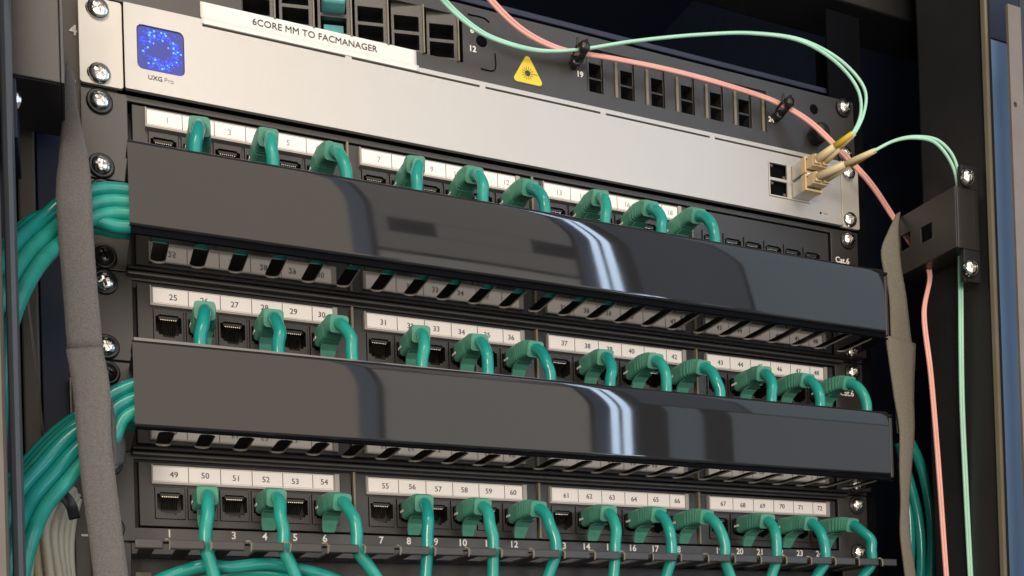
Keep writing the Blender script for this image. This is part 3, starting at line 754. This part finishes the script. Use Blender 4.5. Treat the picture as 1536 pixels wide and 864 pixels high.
# cable clips, black cap
def clip(u, v, yc):
    c = W(u, v, yc); x, z = c.x, c.z; b = MB()
    b.lathe_y([(0, -5), (2.6, -4.9), (3.2, -3.9), (3.2, -.1)], x - .5, z - 3.0, 16)
    b.lathe_y([(0, yc - 7.4), (2.2, yc - 7.1), (3.4, yc - 5.6), (3.5, yc - 4.0), (2.2, yc - 2.6), (0, yc - 2.4)], x + .4, z + .3, 16)
    b.tube(spline([(x - .5, -3, z - 3.5), (x - .3, yc * .55, z - 3.8), (x, yc - 2.5, z - 3.0), (x + .3, yc - 4, z), (x + .2, yc - 2.5, z + 3), (x - .6, yc, z + 4.6)], 5), 1, sect=rounded(-1.7, -.6, 1.7, .6, .4))
    b.tube(spline([(x - 3.0, -3, z - 3), (x - 3.6, yc * .6, z - 1), (x - 3.4, yc - 3, z + 1.5), (x - 3.0, yc - 3.4, z + 5.5)], 5), 1, sect=rounded(-.7, -.7, .7, .7, .3))
    b.tube(spline([(x + 2.6, -3, z - 3), (x + 3.6, yc * .6, z - 1), (x + 3.2, yc - 3, z + 1.5), (x + 2.8, yc - 3.4, z + 6.0)], 5), 1, sect=rounded(-.7, -.7, .7, .7, .3))
    b.build('cable_clip', 'washer_black', f, (0, 0, -ZF))
clip(870, 78, -8); clip(1176, 160, -8)
b = MB(); b.lathe_y([(0, -9.5), (3, -9.4), (5.4, -8.6), (6.2, -7), (6.2, -.1)], 440.5, 280.9 - ZF, 24); b.box(438.6, 442.2, -10.1, -9.2, 280.4 - ZF, 281.4 - ZF); b.build('cap_screw', 'screw_black', f, bevel=.3)
for x, z in ((440.5, 299.3), (204, 291.5)):
    b = MB(); b.lathe_y([(0, -.25), (3.2, -.25), (3.4, -.02)], x, z - ZF, 18); b.build('grommet', 'dark_void', f)
b = MB(); b.tube(spline([(196, -.3, 305 - ZF), (206, -.3, 305 - ZF), (209, -.3, 303.4 - ZF)], 4), .35, 6); b.tube(spline([(203, -.3, 275.5 - ZF), (210, -.3, 275.6 - ZF), (212, -.3, 277.5 - ZF), (212, -.3, 286 - ZF)], 4), .35, 6); b.build('pressed_line', 'dark_void', f)
# long label tape stuck across the seam
tp = thing('label_tape', 'white label tape printed with capital letters along the top of the gateway', 'label', (49, -5, 265))
b = MB(); n = 40
prof = [(-.6, 12.0), (-.62, 6), (-.9, 3.4), (-2.2, 1.8), (.05 - .1, .4), (.7, -.8)]
prof = [(4.4, 12.0), (4.3, 4.5), (3.4, 3.0), (.70, 1.6), (.66, -.8), (.66, -1.5)]
vs = []
for i in range(n + 1):
    x = 115.3 * i / n; wv = .25 * math.sin(i * .9) * math.sin(i * .23)
    vs += [(x, y_, z_ + (wv if 0 < k < 4 else 0)) for k, (y_, z_) in enumerate(prof)]
m_ = len(prof)
vs2 = [(x, y_ + .15, z_) for x, y_, z_ in vs]; N_ = len(vs)
fs = [(i * m_ + j, (i + 1) * m_ + j, (i + 1) * m_ + j + 1, i * m_ + j + 1) for i in range(n) for j in range(m_ - 1)]
b.add(vs + vs2, fs + [tuple(N_ + q for q in reversed(f_)) for f_ in fs] + [(j, j + 1, N_ + j + 1, N_ + j) for j in range(m_ - 1)] + [(n * m_ + j, N_ + n * m_ + j, N_ + n * m_ + j + 1, n * m_ + j + 1) for j in range(m_ - 1)], 0, True)
b.build('tape', 'tape_white', tp)
text('printed_text', '6CORE MM TO FACMANAGER', 4.95, 59.4, 4.1, 7.4, 'label_ink', tp, .0)

# ------------------------------------------------------------------ hook straps and brackets
def ribbon(rows, th, per=6):
    """rows of (left point, right point); a woven band with thickness"""
    L = spline([r[0] for r in rows], per); R = spline([r[1] for r in rows], per); b = MB(); vs = []
    k = len(L); cols = 6
    for i in range(k):
        t_ = (L[min(i + 1, k - 1)] - L[max(i - 1, 0)]).normalized(); w = (R[i] - L[i]).normalized(); n_ = w.cross(t_).normalized()
        if n_.y > 0: n_ = -n_
        for j in range(cols + 1):
            s = j / cols; p = L[i].lerp(R[i], s); jit = random.uniform(-.12, .12) if j in (0, cols) else 0
            vs.append(p + n_ * (th * .5 + .5 * math.sin(math.pi * s)) + w * jit)
        for j in range(cols + 1):
            s = j / cols; p = L[i].lerp(R[i], s); vs.append(p - n_ * (th * .5 - .5 * math.sin(math.pi * s)))
    m_ = 2 * (cols + 1); fs = []
    for i in range(k - 1):
        o0, o1 = i * m_, (i + 1) * m_
        for j in range(cols):
            fs.append((o0 + j, o0 + j + 1, o1 + j + 1, o1 + j)); fs.append((o0 + cols + 1 + j, o1 + cols + 1 + j, o1 + cols + 2 + j, o0 + cols + 2 + j))
        fs.append((o0, o1, o1 + cols + 1, o0 + cols + 1)); fs.append((o0 + cols, o0 + 2 * cols + 1, o1 + 2 * cols + 1, o1 + cols))
    for o0 in (0, (k - 1) * m_):
        for j in range(cols): fs.append((o0 + j, o0 + j + 1, o0 + cols + 2 + j, o0 + cols + 1 + j))
    b.add(vs, fs, 0, True)
    return b
def strap(pieces, label, material):
    base = (W(*pieces[0][0][0][:2], pieces[0][0][0][2]))
    t = thing('hook_strap', label, 'cable strap', base)
    for rows in pieces:
        rb = ribbon([(W(*l) - base, W(*r) - base) for l, r in rows], 1.3); rb.build('band', material, t)
    return t
strap([[((99, 96, -8), (112, 112, -10)), ((94, 170, -22), (118, 168, -24)), ((90, 225, -40), (131, 226, -42)), ((84, 290, -52), (138, 290, -53)), ((87, 345, -52), (140, 345, -53)), ((94, 430, -50), (146, 430, -52)), ((101, 525, -49), (155, 523, -50))],
       [((99, 524, -51.5), (154, 521, -52.5)), ((110, 590, -52), (165, 580, -53)), ((115, 650, -53), (167, 650, -54)), ((122, 720, -53), (173, 712, -54)), ((131, 790, -52), (183, 790, -53)), ((141, 870, -51), (193, 870, -52)), ((152, 950, -50), (203, 950, -51))],
       [((164, 598, -46), (168, 596, -30)), ((167, 630, -49), (180, 634, -30)), ((168, 662, -49), (187, 668, -30)), ((171, 700, -49), (184, 694, -32))]],
      'dark grey hook strap hanging down the left side over the teal bundles', 'velcro')
strap([[((1344, 322, -26), (1350, 319, -26)), ((1333, 345, -29), (1347, 345, -30)), ((1322, 375, -30), (1349, 378, -31)), ((1325, 404, -30), (1352, 407, -31)), ((1333, 440, -29), (1358, 440, -30)), ((1336, 500, -28), (1365, 500, -28)), ((1338, 522, -28), (1368, 522, -28))],
       [((1328, 503, -30), (1373, 516, -30)), ((1334, 545, -30), (1371, 560, -30)), ((1341, 595, -30), (1370, 596, -30)), ((1349, 645, -30), (1371, 645, -30)), ((1349, 700, -30), (1367, 700, -30)), ((1351, 755, -30), (1363, 755, -29)), ((1350, 800, -30), (1364, 800, -30)), ((1358, 870, -30), (1373, 864, -30)), ((1364, 940, -30), (1379, 930, -30))],
       [((1336, 520, -27), (1342, 520, -24)), ((1342, 590, -27), (1347, 590, -24)), ((1347, 650, -27), (1350, 650, -24))]],
      'tan grey hook strap hanging down the right side below the bracket', 'velcro_tan')

def bracket(x0, x1, y0, y1, z0, z1, side, label, holes):
    t = thing('cable_bracket', label, 'bracket', (x0, y0, z0))
    w, d, h = x1 - x0, y1 - y0, z1 - z0
    b = MB(); hs = [[(a - 4.6, c - 4.9), (a + 4.6, c - 4.9), (a + 4.6, c + 4.9), (a - 4.6, c + 4.9)] for a, c in holes]
    xs_ = 0 if side < 0 else w - 1.6
    b.slab([(0, 0), (d, 0), (d, h), (0, h)], hs, 'x', xs_, xs_ + 1.6); b.build('side_plate', 'black_powder_coat', t, bevel=.3)
    b = MB(); b.box(1.7 if side < 0 else 0, w if side < 0 else w - 1.7, 0, 1.6, 0, h); b.build('front_plate', 'black_powder_coat', t, bevel=.5)
    b = MB(); b.box(1.7, w - 1.7, 1.7, d, 0, 1.5); b.build('bottom_plate', 'black_powder_coat', t, bevel=.3)
    b = MB(); b.box(1.7, w - 1.7, 1.7, d, h - 1.5, h); b.build('top_plate', 'black_powder_coat', t, bevel=.3)
    return t
bt = bracket(485, 504.5, -72, -22, 184.6, 222.4, -1, 'black box bracket with square holes on the right post, between two screws', [(23.5, 18.5), (41.5, 20.5)])
for u, v in ((1450, 267), (1455, 403)):
    p = W(u, v, -74) - Vector((485, -72, 184.6)); screw(p.x, p.y, p.z, bt, SCREW_BIG)
for z_0, z_1 in ((37.9, 52), (-20, -.2)):
    b = MB(); b.box(6, 19.5, 0, 3, z_0, z_1); b.build('fixing_tab', 'rack_paint', bt, bevel=.4)
p0 = W(12, 109, -58); p1 = W(97, 109, -58)
bl = bracket(p0.x, p1.x, -58, -12, p0.z, p0.z + 60, 1, 'brown black box bracket at the top left corner above a lone screw', [])
p = W(20, 152, -50) - Vector((p0.x, -58, p0.z)); so = screw(p.x, p.y, p.z, bl, SCREW_BIG); so.rotation_euler = (0, .4, -.9)
b = MB(); b.box(0, 3, 2, 40, -26, -.2); b.build('fixing_tab', 'rack_inside', bl, bevel=.4)
